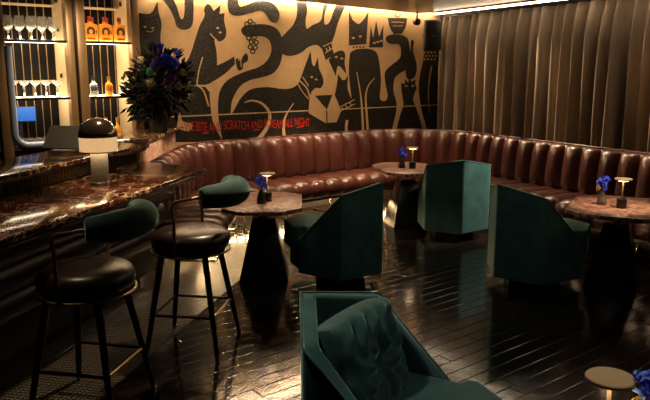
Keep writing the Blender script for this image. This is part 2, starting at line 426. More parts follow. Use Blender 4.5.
tall_cat = SC([(422, 33, 1), (424.5, 41, 1), (430, 42), (436, 37, 1), (441, 37, 1), (441, 142, 1), (428, 142, 1), (424, 124), (420, 105), (418, 88), (419.5, 74), (422.5, 60), (423.3, 48)])
lower_left = SC([(158, 142, 1), (158, 60, 1), (178, 62), (190, 76), (196, 85.5), (205, 87, 1), (209, 92, 1), (210, 107), (213, 124), (223, 142, 1)])
for nm, pl in [('eared_figure', [eared, lower_left]), ('crowned_cat', [crowned, flower]), ('looped_serpent', [usnake]), ('coiled_serpent', [ssnake]),
               ('long_arm', [armband]), ('great_serpent', [serpent, paw_cat]), ('reclining_cat', [main_cat]), ('sipping_cat', [sip_cat, glass_p]),
               ('seated_cat', [king_head, king_body] + [[(351.5 + i * 3.3, 46.6), (354.3 + i * 3.3, 46.4), (353 + i * 3.3, 48.6)] for i in range(4)]), ('small_crown', [crown]), ('footed_bowl', [bowl] + ringp(397, 14.5, 3)), ('bottle_figure', [flask, imp]), ('tall_cat', [tall_cat])]:
    paint(nm, pl, 'muralblack', .0125)
gr = []
for i, (x, y) in enumerate([(246, 24), (249.5, 21.5), (252.5, 24.5), (249, 27.5), (246.5, 33), (252.5, 32), (248, 38), (253.5, 37.5), (250.5, 42), (255.5, 42.5), (249.5, 47), (254.5, 47.5), (252, 51.5)]):
    gr += ringp(x, y, 2.7, 1.3)
paint('grape_bunch', gr, 'muralblack', .0150)
# tan lines painted over the black figures
tanl = [stroke([(187, 99), (190, 91), (196, 86), (203, 91), (208, 106)], 1.4), stroke([(196, 86), (198, 72), (202, 57)], 1.2),
        stroke([(156, 128), (156.5, 105), (158, 86)], 3.2, 1), SC([(176, 128, 1), (179, 110, 1), (182, 121), (192, 124), (188, 131)]),
        stroke([(244, 102.5), (252, 100.5), (262, 104), (269, 114), (266, 128), (257, 140)], 1, 4.2),
        stroke([(293, 103), (286, 114), (283, 124), (283.5, 138)], .7, 3), stroke([(216.2, 40), (213, 37.5), (209.5, 33.5)], .9),
        stroke([(356, 72), (359.5, 92), (361.5, 112), (362.5, 138)], .7, 2.6), stroke([(374, 78), (367.5, 86), (365, 97), (366, 115), (367.5, 138)], .6, 2.6),
        stroke([(346.5, 120), (345.5, 128), (346.5, 140)], 2.4), stroke([(402, 104), (397, 118), (391.5, 138)], 1.8, 4), stroke([(417.5, 106), (422, 120), (426, 138)], 1.8, 4),
        stroke([(431, 66), (428.5, 80), (427.6, 98), (429, 112)], 1.6, .6)]
tanl += [stroke([(298, 80), (306, 88), (309, 97)], 1.3), stroke([(302, 77), (308, 86)], 1.0), stroke([(296.5, 83), (302, 92), (308, 99)], .9),
         stroke([(322.5, 46.5), (333, 41.5)], 1.0), stroke([(324.5, 53), (334, 47)], .9), stroke([(325.5, 48), (326.5, 51.5)], 1.1), stroke([(328.5, 46.5), (329.5, 50.5)], 1.1), stroke([(331.5, 45), (332.5, 49)], 1.1),
         stroke([(339, 107), (345, 104), (354, 99.5)], .9), stroke([(339.5, 111), (346, 108), (354, 104)], .9), stroke([(341, 107.5), (342.5, 109)], 1), stroke([(344.5, 105), (346.5, 107.5)], 1), stroke([(349, 102.5), (350.5, 105.5)], 1),
         stroke([(239.6, 55.5), (240.6, 67)], .7), stroke([(237, 56.8), (237.8, 61)], .5)]
for ex, ey in [(217, 28), (219.5, 32.5), (352.5, 38), (359.5, 36.5), (311, 77), (315.5, 79.5), (335.5, 57), (341, 58.5), (405.5, 86), (412, 86), (427.5, 45), (433, 45), (144.5, 27), (152, 28), (377, 42), (380.5, 41), (373.5, 43)]:
    tanl.append(SC([(ex - 1.7, ey, 1), (ex, ey - 1.1), (ex + 1.7, ey, 1), (ex, ey + 1.1)]))
tanl += [stroke([(146, 31), (150, 32), (153.5, 30)], .7), stroke([(391, 22), (403, 22.5)], .5), stroke([(392, 26), (402, 26)], .5)]
for r_ in range(3):
    for i in range(4): tanl.append(dot(423.8 + i * 3.4 + (r_ % 2) * 1.3, 52.5 + r_ * 3.4, 1.05, 6))
for q_ in tanl: paint('painted_line', [q_], 'tan', .0145)
# painted sentence
fc = bpy.data.curves.new('txt', 'FONT'); fc.body = 'WE BITE AND SCRATCH AND SCREAM ALL NIGHT'; fc.size = .115; fc.extrude = .001; fc.space_character = .97
fo = bpy.data.objects.new('txt', fc); COL.objects.link(fo)
dg = bpy.context.evaluated_depsgraph_get(); dg.update()
me = bpy.data.meshes.new_from_object(fo.evaluated_get(dg)); me.name = 'lettering'
bpy.data.objects.remove(fo)
xs = [v.co.x for v in me.vertices]; x0, z0 = wall(184, 132); x1, z1 = wall(309, 126)
kx = (x1 - x0) / (max(xs) - min(xs))
for v in me.vertices:
    wob = .010 * math.sin(v.co.x * 9)
    X = (v.co.x - min(xs)) * kx
    v.co = (x0 + X, -.0155 - v.co.z, z0 + (z1 - z0) * X / (x1 - x0) + v.co.y * 1.3 + wob)
me.materials.clear(); me.materials.append(M['red_paint'])
lt = bpy.data.objects.new('lettering', me); COL.objects.link(lt); lt.parent = mural; lt['label'] = 'red painted sentence'
for q_ in [stroke([(179.5, 127.8), (183, 127.3)], 1.5), stroke([(202, 133.3), (208, 132.6)], 1.2), stroke([(252.5, 130.2), (258.5, 129.3)], 1.2), stroke([(296, 127.5), (303, 126.3)], 1.2)]: paint('underline', [q_], 'red_paint', .015)
za = wall(179, 117)[1]
MB().box(T_L + .01, 3.94, -.0165, -.012, za, za + .014).build('joint_strip', 'cream', mural)

# ------------------------------------------------------------------ light strips
def led_strip(name, label, p, q, w, h, mat, hmat='brass'):
    d = Vector(q) - Vector(p); L = d.length
    t = thing(name, label, 'light', p, math.atan2(d.y, d.x))
    MB().box(0, L, 0, w, 0, h * .35).build('housing', hmat, t)
    MB().box(0, L, .002, w - .002, h * .35, h).build('diffuser', mat, t)
    return t
def strip_down(name, label, p, q, w, h, mat):
    d = Vector(q) - Vector(p); L = d.length
    t = thing(name, label, 'light', p, math.atan2(d.y, d.x))
    MB().box(0, L, -w / 2, w / 2, h * .5, h).build('housing', 'brass', t)
    MB().box(0, L, -w / 2 + .004, w / 2 - .004, 0, h * .5).build('diffuser', mat, t)
    return t
strip_down('cove_light', 'thin warm strip light along the top of the mural', wl(T_L + .05, -.045, 2.545), wl(3.55, -.045, 2.505), .03, .03, 'led')
strip_down('curtain_light', 'bright linear light running along the top of the curtain', cl(-.80, -.02, 2.437), cl(6.0, -.02, 2.437), .05, .036, 'led_curtain')

# ------------------------------------------------------------------ curtain
def make_curtain():
    mb = MB(); n = 900; T0, T1 = -.93, 6.0
    ph = []; p = 0; rnd = random.Random(3); w = .17
    folds = []; t = T0
    while t < T1 + .3:
        w = rnd.uniform(.115, .21); folds.append((t, w, rnd.uniform(.7, 1.25))); t += w
    rows = []
    zs = [.05, .5, .9, 1.3, 1.7, 2.05, 2.25, 2.36, 2.42]
    for z in zs:
        row = []
        kk = min(1, (2.47 - z) / .35); amp = .065 + .045 * kk
        fi = 0
        for i in range(n + 1):
            t = T0 + (T1 - T0) * i / n
            while fi + 1 < len(folds) and folds[fi + 1][0] <= t: fi += 1
            f = folds[fi]; u = (t - f[0]) / f[1]
            sh = (.5 - .5 * math.cos(2 * PI * u)) ** 1.25
            tt = t + .02 * math.sin(z * 1.7 + fi * 1.3) * math.sin(2 * PI * u)
            d = .30 - amp * f[2] * sh * 1.6 + .008 * math.sin(z * 3 + fi * 2)
            row.append(cl(tt, d, z))
        rows.append(row)
    mb.grid(rows)
    return tag(mb.build('curtain', 'curtain', smooth=80, solid=.004), 'tall pleated taupe velvet curtain covering the right wall behind the bench', 'curtain')
make_curtain()

# ------------------------------------------------------------------ banquette
def fillet_path(V, rad, step=.02):
    out = [Vector(V[0])]
    for i in range(1, len(V) - 1):
        p = Vector(V[i]); a = (Vector(V[i - 1]) - p).normalized(); b = (Vector(V[i + 1]) - p).normalized()
        th = a.angle(b); r = rad[i - 1]; L = r / math.tan(th / 2)
        c = p + (a + b).normalized() * (r / math.sin(th / 2))
        s = p + a * L; e = p + b * L
        a0 = math.atan2(s.y - c.y, s.x - c.x); a1 = math.atan2(e.y - c.y, e.x - c.x)
        da = (a1 - a0 + PI) % (2 * PI) - PI; n = max(8, int(abs(da) * r / step))
        for k in range(n + 1): out.append(Vector((c.x + r * math.cos(a0 + da * k / n), c.y + r * math.sin(a0 + da * k / n))))
    out.append(Vector(V[-1]))
    res = [out[0]]
    for q in out[1:]:
        while (q - res[-1]).length > step * 1.0001:
            res.append(res[-1] + (q - res[-1]).normalized() * step)
    return res
L2p = Vector((-1.147, 7.789)); L2d = E1
xl = -1.52
v1 = L2p + L2d * ((xl - L2p.x) / L2d.x)
# meet of the mural run and the curtain run
den = L2d.x * E2.y - L2d.y * E2.x; w_ = C0 - L2p
v2 = L2p + L2d * ((w_.x * E2.y - w_.y * E2.x) / den)
PATH = fillet_path([(xl, 5.66), tuple(v1), tuple(v2), tuple(C0 + E2 * 5.4)], [.78, .96])
def frames(P):
    out = []; s = 0
    for i, p in enumerate(P):
        d = (P[min(i + 1, len(P) - 1)] - P[max(i - 1, 0)]).normalized()
        if i: s += (p - P[i - 1]).length
        out.append((p, Vector((d.y, -d.x)), s))
    return out
FR = frames(PATH); LEN = FR[-1][2]
CW = LEN / round(LEN / .235)
def puff(s): 
    u = (s / CW) % 1.0
    return (1 - abs(2 * u - 1) ** 2.6)
banq = thing('banquette', 'long curved oxblood leather banquette with channelled back and seat along the walls', 'banquette', (0, 0, 0))
def sweep(name, prof, mat, parent, fr=FR, sm=60):
    mb = MB(); rows = []
    for p, nn, s in fr:
        u = puff(s)
        rows.append([(p.x + nn.x * (d + bd * u), p.y + nn.y * (d + bd * u), z + bz * u) for d, z, bd, bz in prof])
    V = mb.grid(rows)
    mb.bm.faces.new(V[0]); mb.bm.faces.new(V[-1][::-1])
    n = len(prof)
    for a, b in zip(V, V[1:]): mb.bm.faces.new((a[-1], a[0], b[0], b[-1]))
    return mb.build(name, mat, parent, smooth=sm)
sweep('backrest', [(.02, .36, 0, 0), (.05, .40, .05, 0), (.045, .50, .08, 0), (.035, .65, .08, 0), (.02, .78, .078, 0), (.005, .855, .058, .008), (.0, .888, .02, .012), (-.03, .893, .005, .012), (-.07, .885, 0, .006), (-.085, .86, 0, 0), (-.085, .36, 0, 0)], 'leather', banq)
sweep('seat', [(.03, .22, 0, 0), (.03, .39, 0, 0), (.10, .385, 0, .038), (.25, .385, 0, .05), (.45, .388, 0, .05), (.55, .385, .006, .048), (.600, .362, .032, .032), (.615, .31, .04, .006), (.605, .25, .03, 0), (.585, .215, .008, 0)], 'leather', banq)
# fascia rail and recessed plinth below the seat
sweep('seat_rail', [(.10, .185, 0, 0), (.10, .2145, 0, 0), (.575, .2145, 0, 0), (.575, .185, 0, 0)], 'leather_dark', banq)
sweep('plinth', [(-.05, .0, 0, 0), (-.05, .24, 0, 0), (.10, .24, 0, 0), (.10, .0, 0, 0)], 'dark_wall', banq)
mb = MB(); mb.tube([(p.x + nn.x * -.02, p.y + nn.y * -.02, .905) for p, nn, s in FR[::3]], .008, 6); mb.build('piping', 'leather', banq, smooth=60)
for s0 in [.25 + i * .62 for i in range(int(LEN / .62))]:
    i = min(range(len(FR)), key=lambda k: abs(FR[k][2] - s0)); p, nn, s = FR[i]
    def q(d, z): return (p.x + nn.x * d, p.y + nn.y * d, z)
    MB().tube([q(.55, .186), q(.57, .12), q(.57, .05), q(.54, .015), q(.46, .012), q(.22, .012)], .011, 8).build('leg', 'chrome', banq, smooth=60)
# light strip beneath the run of bench under the mural
i0 = min(range(len(FR)), key=lambda k: abs(FR[k][2] - .15)); i1 = min(range(len(FR)), key=lambda k: abs(FR[k][2] - 4.6))
mb = MB(); mb.tube([(p.x + nn.x * .40, p.y + nn.y * .40, .176) for p, nn, s in FR[i0:i1:2]], .008, 6); mb.build('underglow_strip', 'led_floor', banq)

# ------------------------------------------------------------------ bar counter and raised ledge
bar = thing('bar_counter', 'long bar counter with veined dark red marble top, left of the stools', 'bar', (BAR0.x, BAR0.y, 0), BROT)
top = [(0, 0), (-.28, .10), (-.66, .24), (-.66, -4.6), (0, -4.6)]
MB().prism(top, .948, .98).build('worktop', 'marble_bar', bar, bevel=.006)
MB().prism([(-.03, -.02), (-.28, .07), (-.62, .2), (-.62, -4.55), (-.03, -4.55)], .918, .9475).build('edge_moulding', 'black_lacquer', bar, bevel=.006)
# padded front: four long leather rolls, each tucked further in
for k, (x, z, r) in enumerate([(-.37, .815, .105), (-.45, .625, .105), (-.53, .435, .105), (-.61, .245, .105)]):
    prof = [(x + r * math.cos(a), z + r * 1.02 * math.sin(a)) for a in [2 * PI * i / 20 for i in range(20)]]
    mb = MB(); V = mb.grid([[(px_, y, pz) for px_, pz in prof] for y in (-4.55, -.01)], closeu=True)
    mb.bm.faces.new(V[0]); mb.bm.faces.new(V[1]); mb.build('padded_roll', 'leather_dark', bar, smooth=50)
MB().box(-.72, -.60, -4.55, 0, 0, .16).build('kick_plinth', 'black_lacquer', bar)
MB().box(-.66, -.50, -4.55, .16, .14, .917).build('carcass', 'black_lacquer', bar)
ledge = thing('bar_ledge', 'raised rear ledge of the bar in dark marble over a reeded front', 'bar', (BAR0.x, BAR0.y, 0), BROT)
MB().prism([(-.64, -4.6), (-.64, .34), (-1.14, .34), (-1.14, -4.6)], 1.078, 1.11).build('ledge_top', 'marble_bar', ledge, bevel=.005)
MB().prism([(-.655, -4.58), (-.655, .32), (-1.12, .32), (-1.12, -4.58)], 1.058, 1.0778).build('edge_moulding', 'black_lacquer', ledge, bevel=.004)
mb = MB(); mb.box(-.72, -.69, -4.55, .26, .981, 1.058); mb.box(-1.10, -.72, -4.5, .30, .0, 1.058)
for i in range(150):
    y = -4.5 + i * .0315; mb.tube([(-.69, y, .982), (-.69, y, 1.057)], .0125, 6)
mb.build('reeded_panel', 'reed', ledge, smooth=50)
ret = thing('bar_return', 'short rose marble bar end wall with dark top meeting the mural behind the bench', 'bar')
ya = 5.66
MB().prism([(-1.62, ya), (-1.62, 7.585), (-1.98, 7.30), (-2.12, 7.1), (-2.12, ya)], 1.040, 1.075).build('return_top', 'marble_bar', ret, bevel=.005)
MB().prism([(-1.66, ya + .02), (-1.66, 7.545), (-1.75, 7.475), (-1.75, ya + .02)], 0, 1.0395).build('end_panel', 'marble_pink', ret)

# ------------------------------------------------------------------ back bar unit
t0 = -2.62; unit = thing('back_bar_shelving', 'bronze framed lit back bar shelving holding glassware and bottles', 'shelving', (M0.x, M0.y, 0), WROT)
def post(x0, x1, y0, y1): MB().box(x0, x1, y0, y1, 0, 2.46).build('post', 'post', unit, bevel=.006)
post(-2.33, -2.235, -.05, .05); post(-1.665, -1.595, -.05, .05); post(-1.565, -1.475, -.05, .05); post(-1.00, -.915, -.05, .05)
MB().box(-1.596, -1.564, -.02, .04, 0, 2.46).build('post_infill', 'black_lacquer', unit)
MB().box(-2.5, -.90, -.02, .43, 0, .93).build('base_cabinet', 'black_lacquer', unit)
MB().box(-2.5, -.92, .40, .43, .93, 2.46).build('rear_panel', 'rear', unit)
MB().box(-2.5, -.90, -.06, .44, 2.46, 2.54).build('cornice', 'post', unit, bevel=.006)
for xa in (-1.655, -1.003): MB().box(xa, xa + .012, .052, .399, .931, 2.459).build('side_panel', 'cream', unit)
for i in range(17):
    x = -2.30 + i * .08
    if -1.67 < x < -1.46: continue
    MB().tube([(x, .392, .935), (x, .392, 2.455)], .0055, 6).build('rod', 'rod', unit)
SH = {}
for bay, (xa, xb) in enumerate([(-2.232, -1.668), (-1.472, -1.003)]):
    for z in (1.435, 1.985):
        sh = MB().box(xa, xb, -.03, .38, z - .014, z).build('shelf', 'shelfglass', unit)
        MB().box(xa, xb, -.044, -.031, z - .024, z + .001).build('shelf_edge', 'black_lacquer', sh)
    MB().box(xa, xb, .26, .38, 2.33, 2.345).build('upper_rail', 'cream', unit)
    for z in (1.62, 2.08, 2.36): MB().box(xb - .012, xb - .001, .16, .20, z, z + .045).build('bracket', 'black_metal', unit)
# pale rounded frame at the lower left of the opening
fp = [(-2.215, -.052, 1.92), (-2.215, -.052, 1.10)] + [(-2.215 + .12 - .12 * math.cos(a), -.052, 1.10 - .12 * math.sin(a)) for a in [R(15 * i) for i in range(1, 7)]] + [(-1.70, -.052, .98)]
MB().tube(fp, .032, 10).build('rounded_frame', 'bluewash', unit, smooth=60)

# lights tucked under the cornice and along the rear of each shelf (part of the unit)
for xa, xb in [(-2.23, -1.67), (-1.47, -1.005)]:
    for z in (1.4205, 1.9705, 2.459):
        MB().box(xa, xb, -.028, -.012, z - .007, z - .0005).build('light_bar', 'led_shelf', unit)

def wthing(name, label, cat, x, y, z, group=None, rz=0): return thing(name, label, cat, wl(x, y, z), WROT + rz, group)
# wine glasses and coupes
def wine_glass(label, grp, pos):
    t = thing('wine_glass', label, 'glass', pos, WROT, grp)
    MB().lathe([(.036, 0), (.038, .004), (.012, .010), (.006, .02), (.006, .075), (.014, .088), (.040, .112), (.049, .145), (.047, .185), (.039, .225), (.0365, .225), (.0445, .185), (.0465, .145), (.038, .115), (.008, .094), (0, .093)], 20).build('goblet', 'glass', t, smooth=60)
    return t
def coupe(label, grp, pos):
    t = thing('coupe_glass', label, 'glass', pos, WROT, grp)
    MB().lathe([(.034, 0), (.035, .003), (.010, .008), (.004, .016), (.004, .105), (.012, .112), (.042, .135), (.052, .165), (.0505, .165), (.040, .137), (.010, .116), (0, .115)], 20).build('goblet', 'glass', t, smooth=60)
    return t
rowname = ['front row', 'back row']
ordw = ['leftmost', 'second from left', 'middle', 'fourth from left', 'rightmost']
g0 = c0 = None
for r_ in range(2):
    for i in range(5):
        x = -2.18 + i * .105 + r_ * .028; y = .03 + r_ * .13
        lb = 'clear stemmed wine glass, %s in the %s on the upper shelf' % (ordw[i], rowname[r_])
        ps = wl(x, y, 1.9855)
        if g0 is None: g0 = wine_glass(lb, 'wine glasses on the upper shelf', ps)
        else: dup(g0, ps, WROT, lb)
        lb = 'shallow coupe glass, %s in the %s on the lower shelf' % (ordw[i], rowname[r_])
        ps = wl(x - .003, y, 1.4355)
        if c0 is None: c0 = coupe(lb, 'coupe glasses on the lower shelf', ps)
        else: dup(c0, ps, WROT, lb)
# bottles
def bottle(name, label, grp, pos, kind):
    t = thing(name, label, 'bottle', pos, WROT, grp)
    if kind == 'horseshoe':
        MB().box(-.058, .058, -.030, .030, .0, .178).build('glass_body', 'amber', t, bevel=.02, bseg=4)
        MB().lathe([(.024, .172), (.019, .185), (.017, .205), (.0, .205)], 16).build('neck', 'amber', t, smooth=50)
        MB().lathe([(.020, .202), (.021, .205), (.021, .246), (.0, .249)], 16).build('cap', 'redcap', t, smooth=40)
        mb = MB()
        P = [( .043 * math.sin(a), .098 + .045 * math.cos(a)) for a in [R(-140 + 280 * i / 20) for i in range(21)]]
        Q = [( .021 * math.sin(a), .096 + .024 * math.cos(a)) for a in [R(-140 + 280 * i / 20) for i in range(21)]]
        for i in range(20): mb.face([(P[i][0], -.0322, P[i][1]), (P[i + 1][0], -.0322, P[i + 1][1]), (Q[i + 1][0], -.0322, Q[i + 1][1]), (Q[i][0], -.0322, Q[i][1])])
        mb.build('horseshoe_emblem', 'emblem', t, solid=.001)
        MB().box(-.036, .036, -.0325, -.0305, .018, .036).build('label_band', 'redcap', t)
        mb = MB(); mb.face([(.019 * math.cos(a), -.0322, .094 + .0215 * math.sin(a)) for a in [2 * PI * i / 16 for i in range(16)]])
        mb.build('label', 'label_orange', t, solid=.001)
    else:
        amber = kind == 'amber'
        MB().lathe([(.036, 0), (.040, .006), (.040, .105), (.034, .125), (.016, .142), (.0145, .17), (0, .17)], 20).build('glass_body', 'amber' if amber else 'pale_liquor', t, smooth=50)
        MB().lathe([(.0165, .166), (.017, .168), (.017, .198), (0, .200)], 14).build('cap', 'goldcap' if amber else 'label_blue', t, smooth=40)
        mb = MB(); mb.grid([[(.0408 * math.sin(a), -.0408 * math.cos(a), z) for a in [R(-62 + 124 * i / 14) for i in range(15)]] for z in (.052, .098)])
        mb.build('label', 'label_brown' if amber else 'label_blue', t, smooth=60, solid=.001)
    return t
h0 = None
for i, x in enumerate((-1.405, -1.25, -1.095)):
    lb = ['square amber bottle with black horseshoe emblem, left of three on the upper shelf', 'square amber bottle with black horseshoe emblem, middle of three on the upper shelf', 'square amber bottle with black horseshoe emblem, right of three on the upper shelf'][i]
    if h0 is None: h0 = bottle('liquor_bottle', lb, 'horseshoe bottles on the upper shelf', wl(x, .03, 1.9855), 'horseshoe')
    else: dup(h0, wl(x, .03, 1.9855), WROT, lb)
    if i < 2: dup(h0, wl(x + .062, .145, 1.9855), WROT, 'red capped amber bottle half hidden in the rear row, %s' % ('nearer the middle post' if i == 0 else 'nearer the right post'))
b0 = bottle('spirit_bottle', 'clear bottle with navy label, left on the lower shelf beside the middle post', 'bottles on the lower shelf', wl(-1.40, .03, 1.4355), 'clear')
bottle('spirit_bottle', 'amber round bottle with rust label between two clear bottles', 'bottles on the lower shelf', wl(-1.245, .02, 1.4355), 'amber')
dup(b0, wl(-1.09, .03, 1.4355), WROT, 'clear bottle with navy label, right on the lower shelf next to the flowers')
# things on the back bar worktop
pos = wthing('point_of_sale_screen', 'small glowing blue till screen standing in the left bay under the coupe shelf', 'screen', -2.07, .30, .9315)
MB().box(-.075, .075, -.06, .06, 0, .012).build('base', 'black_plastic', pos, bevel=.004)
MB().box(-.015, .015, .0, .03, .011, .26).build('stand', 'black_plastic', pos)
MB().box(-.15, .15, -.025, -.001, .255, .405).build('bezel', 'black_plastic', pos, bevel=.004)
MB().box(-.142, .142, -.0275, -.0255, .263, .397).build('display', 'bluescreen', pos)
tr = wthing('glass_rack', 'low black rack full of upturned tumblers in the left bay', 'rack', -1.95, .09, .9315)
mb = MB(); mb.box(-.20, .20, -.09, .09, 0, .012); mb.box(-.20, .20, -.09, -.084, .011, .035); mb.box(-.20, .20, .084, .09, .011, .035)
mb.box(-.20, -.194, -.084, .084, .011, .035); mb.box(.194, .20, -.084, .084, .011, .035); mb.build('tray', 'black_plastic', tr)
tm = None
for r_ in range(2):
    for i in range(5):
        lb = 'clear tumbler upside down on the rack, %s in the %s' % (ordw[i], rowname[r_])
        ps = wl(-1.95 - .15 + i * .075, .065 + r_ * .075, .944)
        if tm is None:
            tm = thing('tumbler', lb, 'glass', ps, WROT, 'tumblers on the rack')
            MB().lathe([(.033, 0), (.030, .09), (.0, .092), (0, .08), (.027, .078), (.0305, 0)], 16).build('cup', 'glass', tm, smooth=50)
        else: dup(tm, ps, WROT, lb)
for i, (x, y) in enumerate([(-1.36, .12), (-1.25, .14), (-1.14, .12)]):
    b = wthing('spirit_bottle', 'gold capped bottle low in the right bay, %s of three' % ['left', 'middle', 'right'][i], 'bottle', x, y, .9315, 'low bottles in the right bay')
    MB().lathe([(.034, 0), (.036, .006), (.036, .15), (.028, .17), (.013, .19), (.012, .235), (0, .235)], 16).build('glass_body', ['amber', 'darkvase', 'amber'][i], b, smooth=50)
    MB().lathe([(.0145, .23), (.015, .232), (.015, .27), (0, .272)], 12).build('cap', 'goldcap', b, smooth=40)

# terminal on the ledge, seen from behind
tb = thing('order_terminal', 'dark grey tilted order terminal on the bar ledge seen from behind', 'terminal', (-1.90, 5.0, 1.111), R(-12))
MB().box(-.10, .10, -.07, .10, 0, .014).build('base', 'dark_grey', tb, bevel=.005)
sc_ = MB().box(-.17, .17, -.010, .010, 0, .20).build('housing', 'dark_grey', tb, bevel=.006); sc_.location = (0, -.055, .022); sc_.rotation_euler = (R(-38), 0, 0)
d_ = MB().box(-.160, .160, .0102, .0118, .01, .19).build('display', 'black_plastic', tb); d_.location = (0, -.055, .022); d_.rotation_euler = (R(-38), 0, 0)

# bar lamp
bl = thing('bar_lamp', 'domed bar lamp with ribbed lit glass and thick grey stem on the marble', 'lamp', (-1.46, 4.37, .9805))
MB().lathe([(.058, 0), (.058, .004), (.054, .008), (.054, .205), (0, .205)], 32).build('stem', 'cement', bl, smooth=40)
mb = MB()
nr = 56; prof = []
rows = []
for z in (.205, .213, .292, .30):
    rows.append([((.115 + (.0035 if i % 2 else 0)) * math.cos(2 * PI * i / (2 * nr)), (.115 + (.0035 if i % 2 else 0)) * math.sin(2 * PI * i / (2 * nr)), z) for i in range(2 * nr)])
V = mb.grid(rows, closeu=True); mb.bm.faces.new(V[0][::-1]); mb.bm.faces.new(V[-1]); mb.build('ribbed_glass', 'lampglass', bl)
MB().lathe([(.120, .298), (.122, .302), (.120, .325), (.108, .362), (.082, .395), (.045, .415), (0, .421)], 40).build('dome', 'chromedome', bl, smooth=60)
mb = MB(); mb.grid([[(r_ * math.cos(2 * PI * i / 32), r_ * math.sin(2 * PI * i / 32), .2035) for i in range(32)] for r_ in (.066, .104)], closeu=True); mb.build('light_source', 'lampring', bl)
MB().tube([(.1185 * math.cos(2 * PI * i / 40), .1185 * math.sin(2 * PI * i / 40), .205) for i in range(40)], .004, 6, closed=True).build('glass_rim', 'brass', bl, smooth=60)

# ------------------------------------------------------------------ bar stools
def make_stool(loc, rz, label):
    t = thing('bar_stool', label, 'bar stool', loc, rz, 'stools along the bar')
    MB().lathe([(0, .635), (.215, .635), (.232, .645), (.238, .67), (.236, .70), (.222, .728), (.19, .744), (.10, .752), (0, .754)], 48).build('seat', 'leather_dark', t, smooth=60)
    mb = MB(); mb.lathe([(0, .605), (.205, .605), (.212, .612), (.212, .634), (0, .634)], 40); mb.build('seat_base', 'black_lacquer', t, smooth=40)
    MB().tube([(.240 * math.cos(2 * PI * i / 48), .240 * math.sin(2 * PI * i / 48), .622) for i in range(48)], .0075, 8, closed=True).build('seat_ring', 'brass_dull', t, smooth=60)
    # rolled backrest on a curve round the rear of the seat
    mb = MB(); n = 26; a0, a1 = R(-58), R(56); pts = []; rr = []
    for i in range(n + 1):
        a = a0 + (a1 - a0) * i / n; pts.append((.295 * math.cos(a), .285 * math.sin(a), .985)); rr.append(.060 + .018 * math.sin(PI * i / n))
    rr[0] = .055; rr[-1] = .055
    mb.tube(pts, rr, 20); br = mb.build('backrest', 'velvet', t, smooth=50, bevel=.012, bseg=3)
    for sg in (-1, 1):
        A = a0 if sg < 0 else a1
        e_ = Vector((.295 * math.cos(A), .285 * math.sin(A), .985)); tan = Vector((-math.sin(A), math.cos(A), 0)) * sg
        p1 = e_ - tan * .03; p2 = e_ + tan * .06
        B = R(92) * sg; foot = Vector((.240 * math.cos(B), .240 * math.sin(B), .615))
        top_ = Vector((.240 * math.cos(B), .240 * math.sin(B), .945))
        pl = curve_pts([p1, e_ + tan * .03, p2 + Vector((0, 0, -.006)), top_, Vector((top_.x, top_.y, .85))], 5) + [Vector((top_.x, top_.y, .72)), foot]
        MB().tube(pl, .0095, 10).build('back_support', 'brass_dull', t, smooth=60)
    # legs
    for k, (sx, sy) in enumerate(((1, 1), (1, -1), (-1, 1), (-1, -1))):
        a = Vector((sx * .135, sy * .135, .606)); b = Vector((sx * .225, sy * .225, .0)); dv = b - a
        lg = MB().tube([a, a + dv * .5, a + dv * .955], [.020, .018, .0145], 10).build('leg', 'black_lacquer', t, smooth=60)
        MB().tube([a + dv * .9545, a + dv * .999], [.0155, .013], 10).build('foot_tip', 'chrome', lg, smooth=60)
    q = .1885
    for k, (p_, r_) in enumerate((((q, -q), (q, q)), ((-q, -q), (-q, q)), ((-q, q), (q, q)), ((-q, -q), (q, -q)))):
        MB().tube([(*p_, .245), (*r_, .245)], .009, 8).build('footrest_bar', 'brass' if k == 0 else 'black_metal', t, smooth=60)
    return t
st = make_stool((-.825, 4.06, 0), BROT + R(4), 'bar stool at the end of the bar, nearer the banquette, green rolled back')
dup(st, (-1.195, 3.27, 0), BROT + R(2), 'nearest bar stool, cut by the left foreground, green rolled back')

# ------------------------------------------------------------------ tables
def octo(r, rx=1, ry=1, c=.15):
    a = r * rx; b = r * ry
    return [(a, -b + c), (a, b - c), (a - c, b), (-a + c, b), (-a, b - c), (-a, -b + c), (-a + c, -b), (a - c, -b)]
def make_table(loc, rz, label, rx=1, ry=1, r=.315):
    t = thing('cocktail_table', label, 'table', loc, rz, 'cocktail tables in front of the banquette')
    MB().prism(octo(r, rx, ry), .608, .64).build('tabletop', 'marble_table', t, bevel=.005)
    MB().lathe([(.085, .592), (.09, .596), (.09, .607), (0, .607)], 24).build('mounting_plate', 'brass_dull', t, smooth=40)
    MB().lathe([(.045, .50), (.045, .594), (0, .594)], 20).build('neck', 'brass', t, smooth=40)
    def sq(h): return [(h, -h), (h, h), (-h, h), (-h, -h)]
    MB().prism(sq(.20), .0, .505, top=sq(.092)).build('pedestal', 'black_lacquer', t, bevel=.004)
    return t
T1 = make_table((-.505, 5.50, 0), R(2), 'octagonal red marble table nearest the bar stools', ry=1.4)
T2 = make_table((.905, 7.46, 0), R(12), 'octagonal red marble table in the far corner under the mural', r=.32, ry=1.4)
T3 = make_table((2.33, 5.30, 0), R(-28), 'wide octagonal red marble table at the right by the curtain', rx=1.08, ry=1.42, r=.33)
T4 = make_table((.93, 1.60, 0), R(20), 'marble table in the near right corner, mostly cut off by the frame', r=.31, ry=1.25)

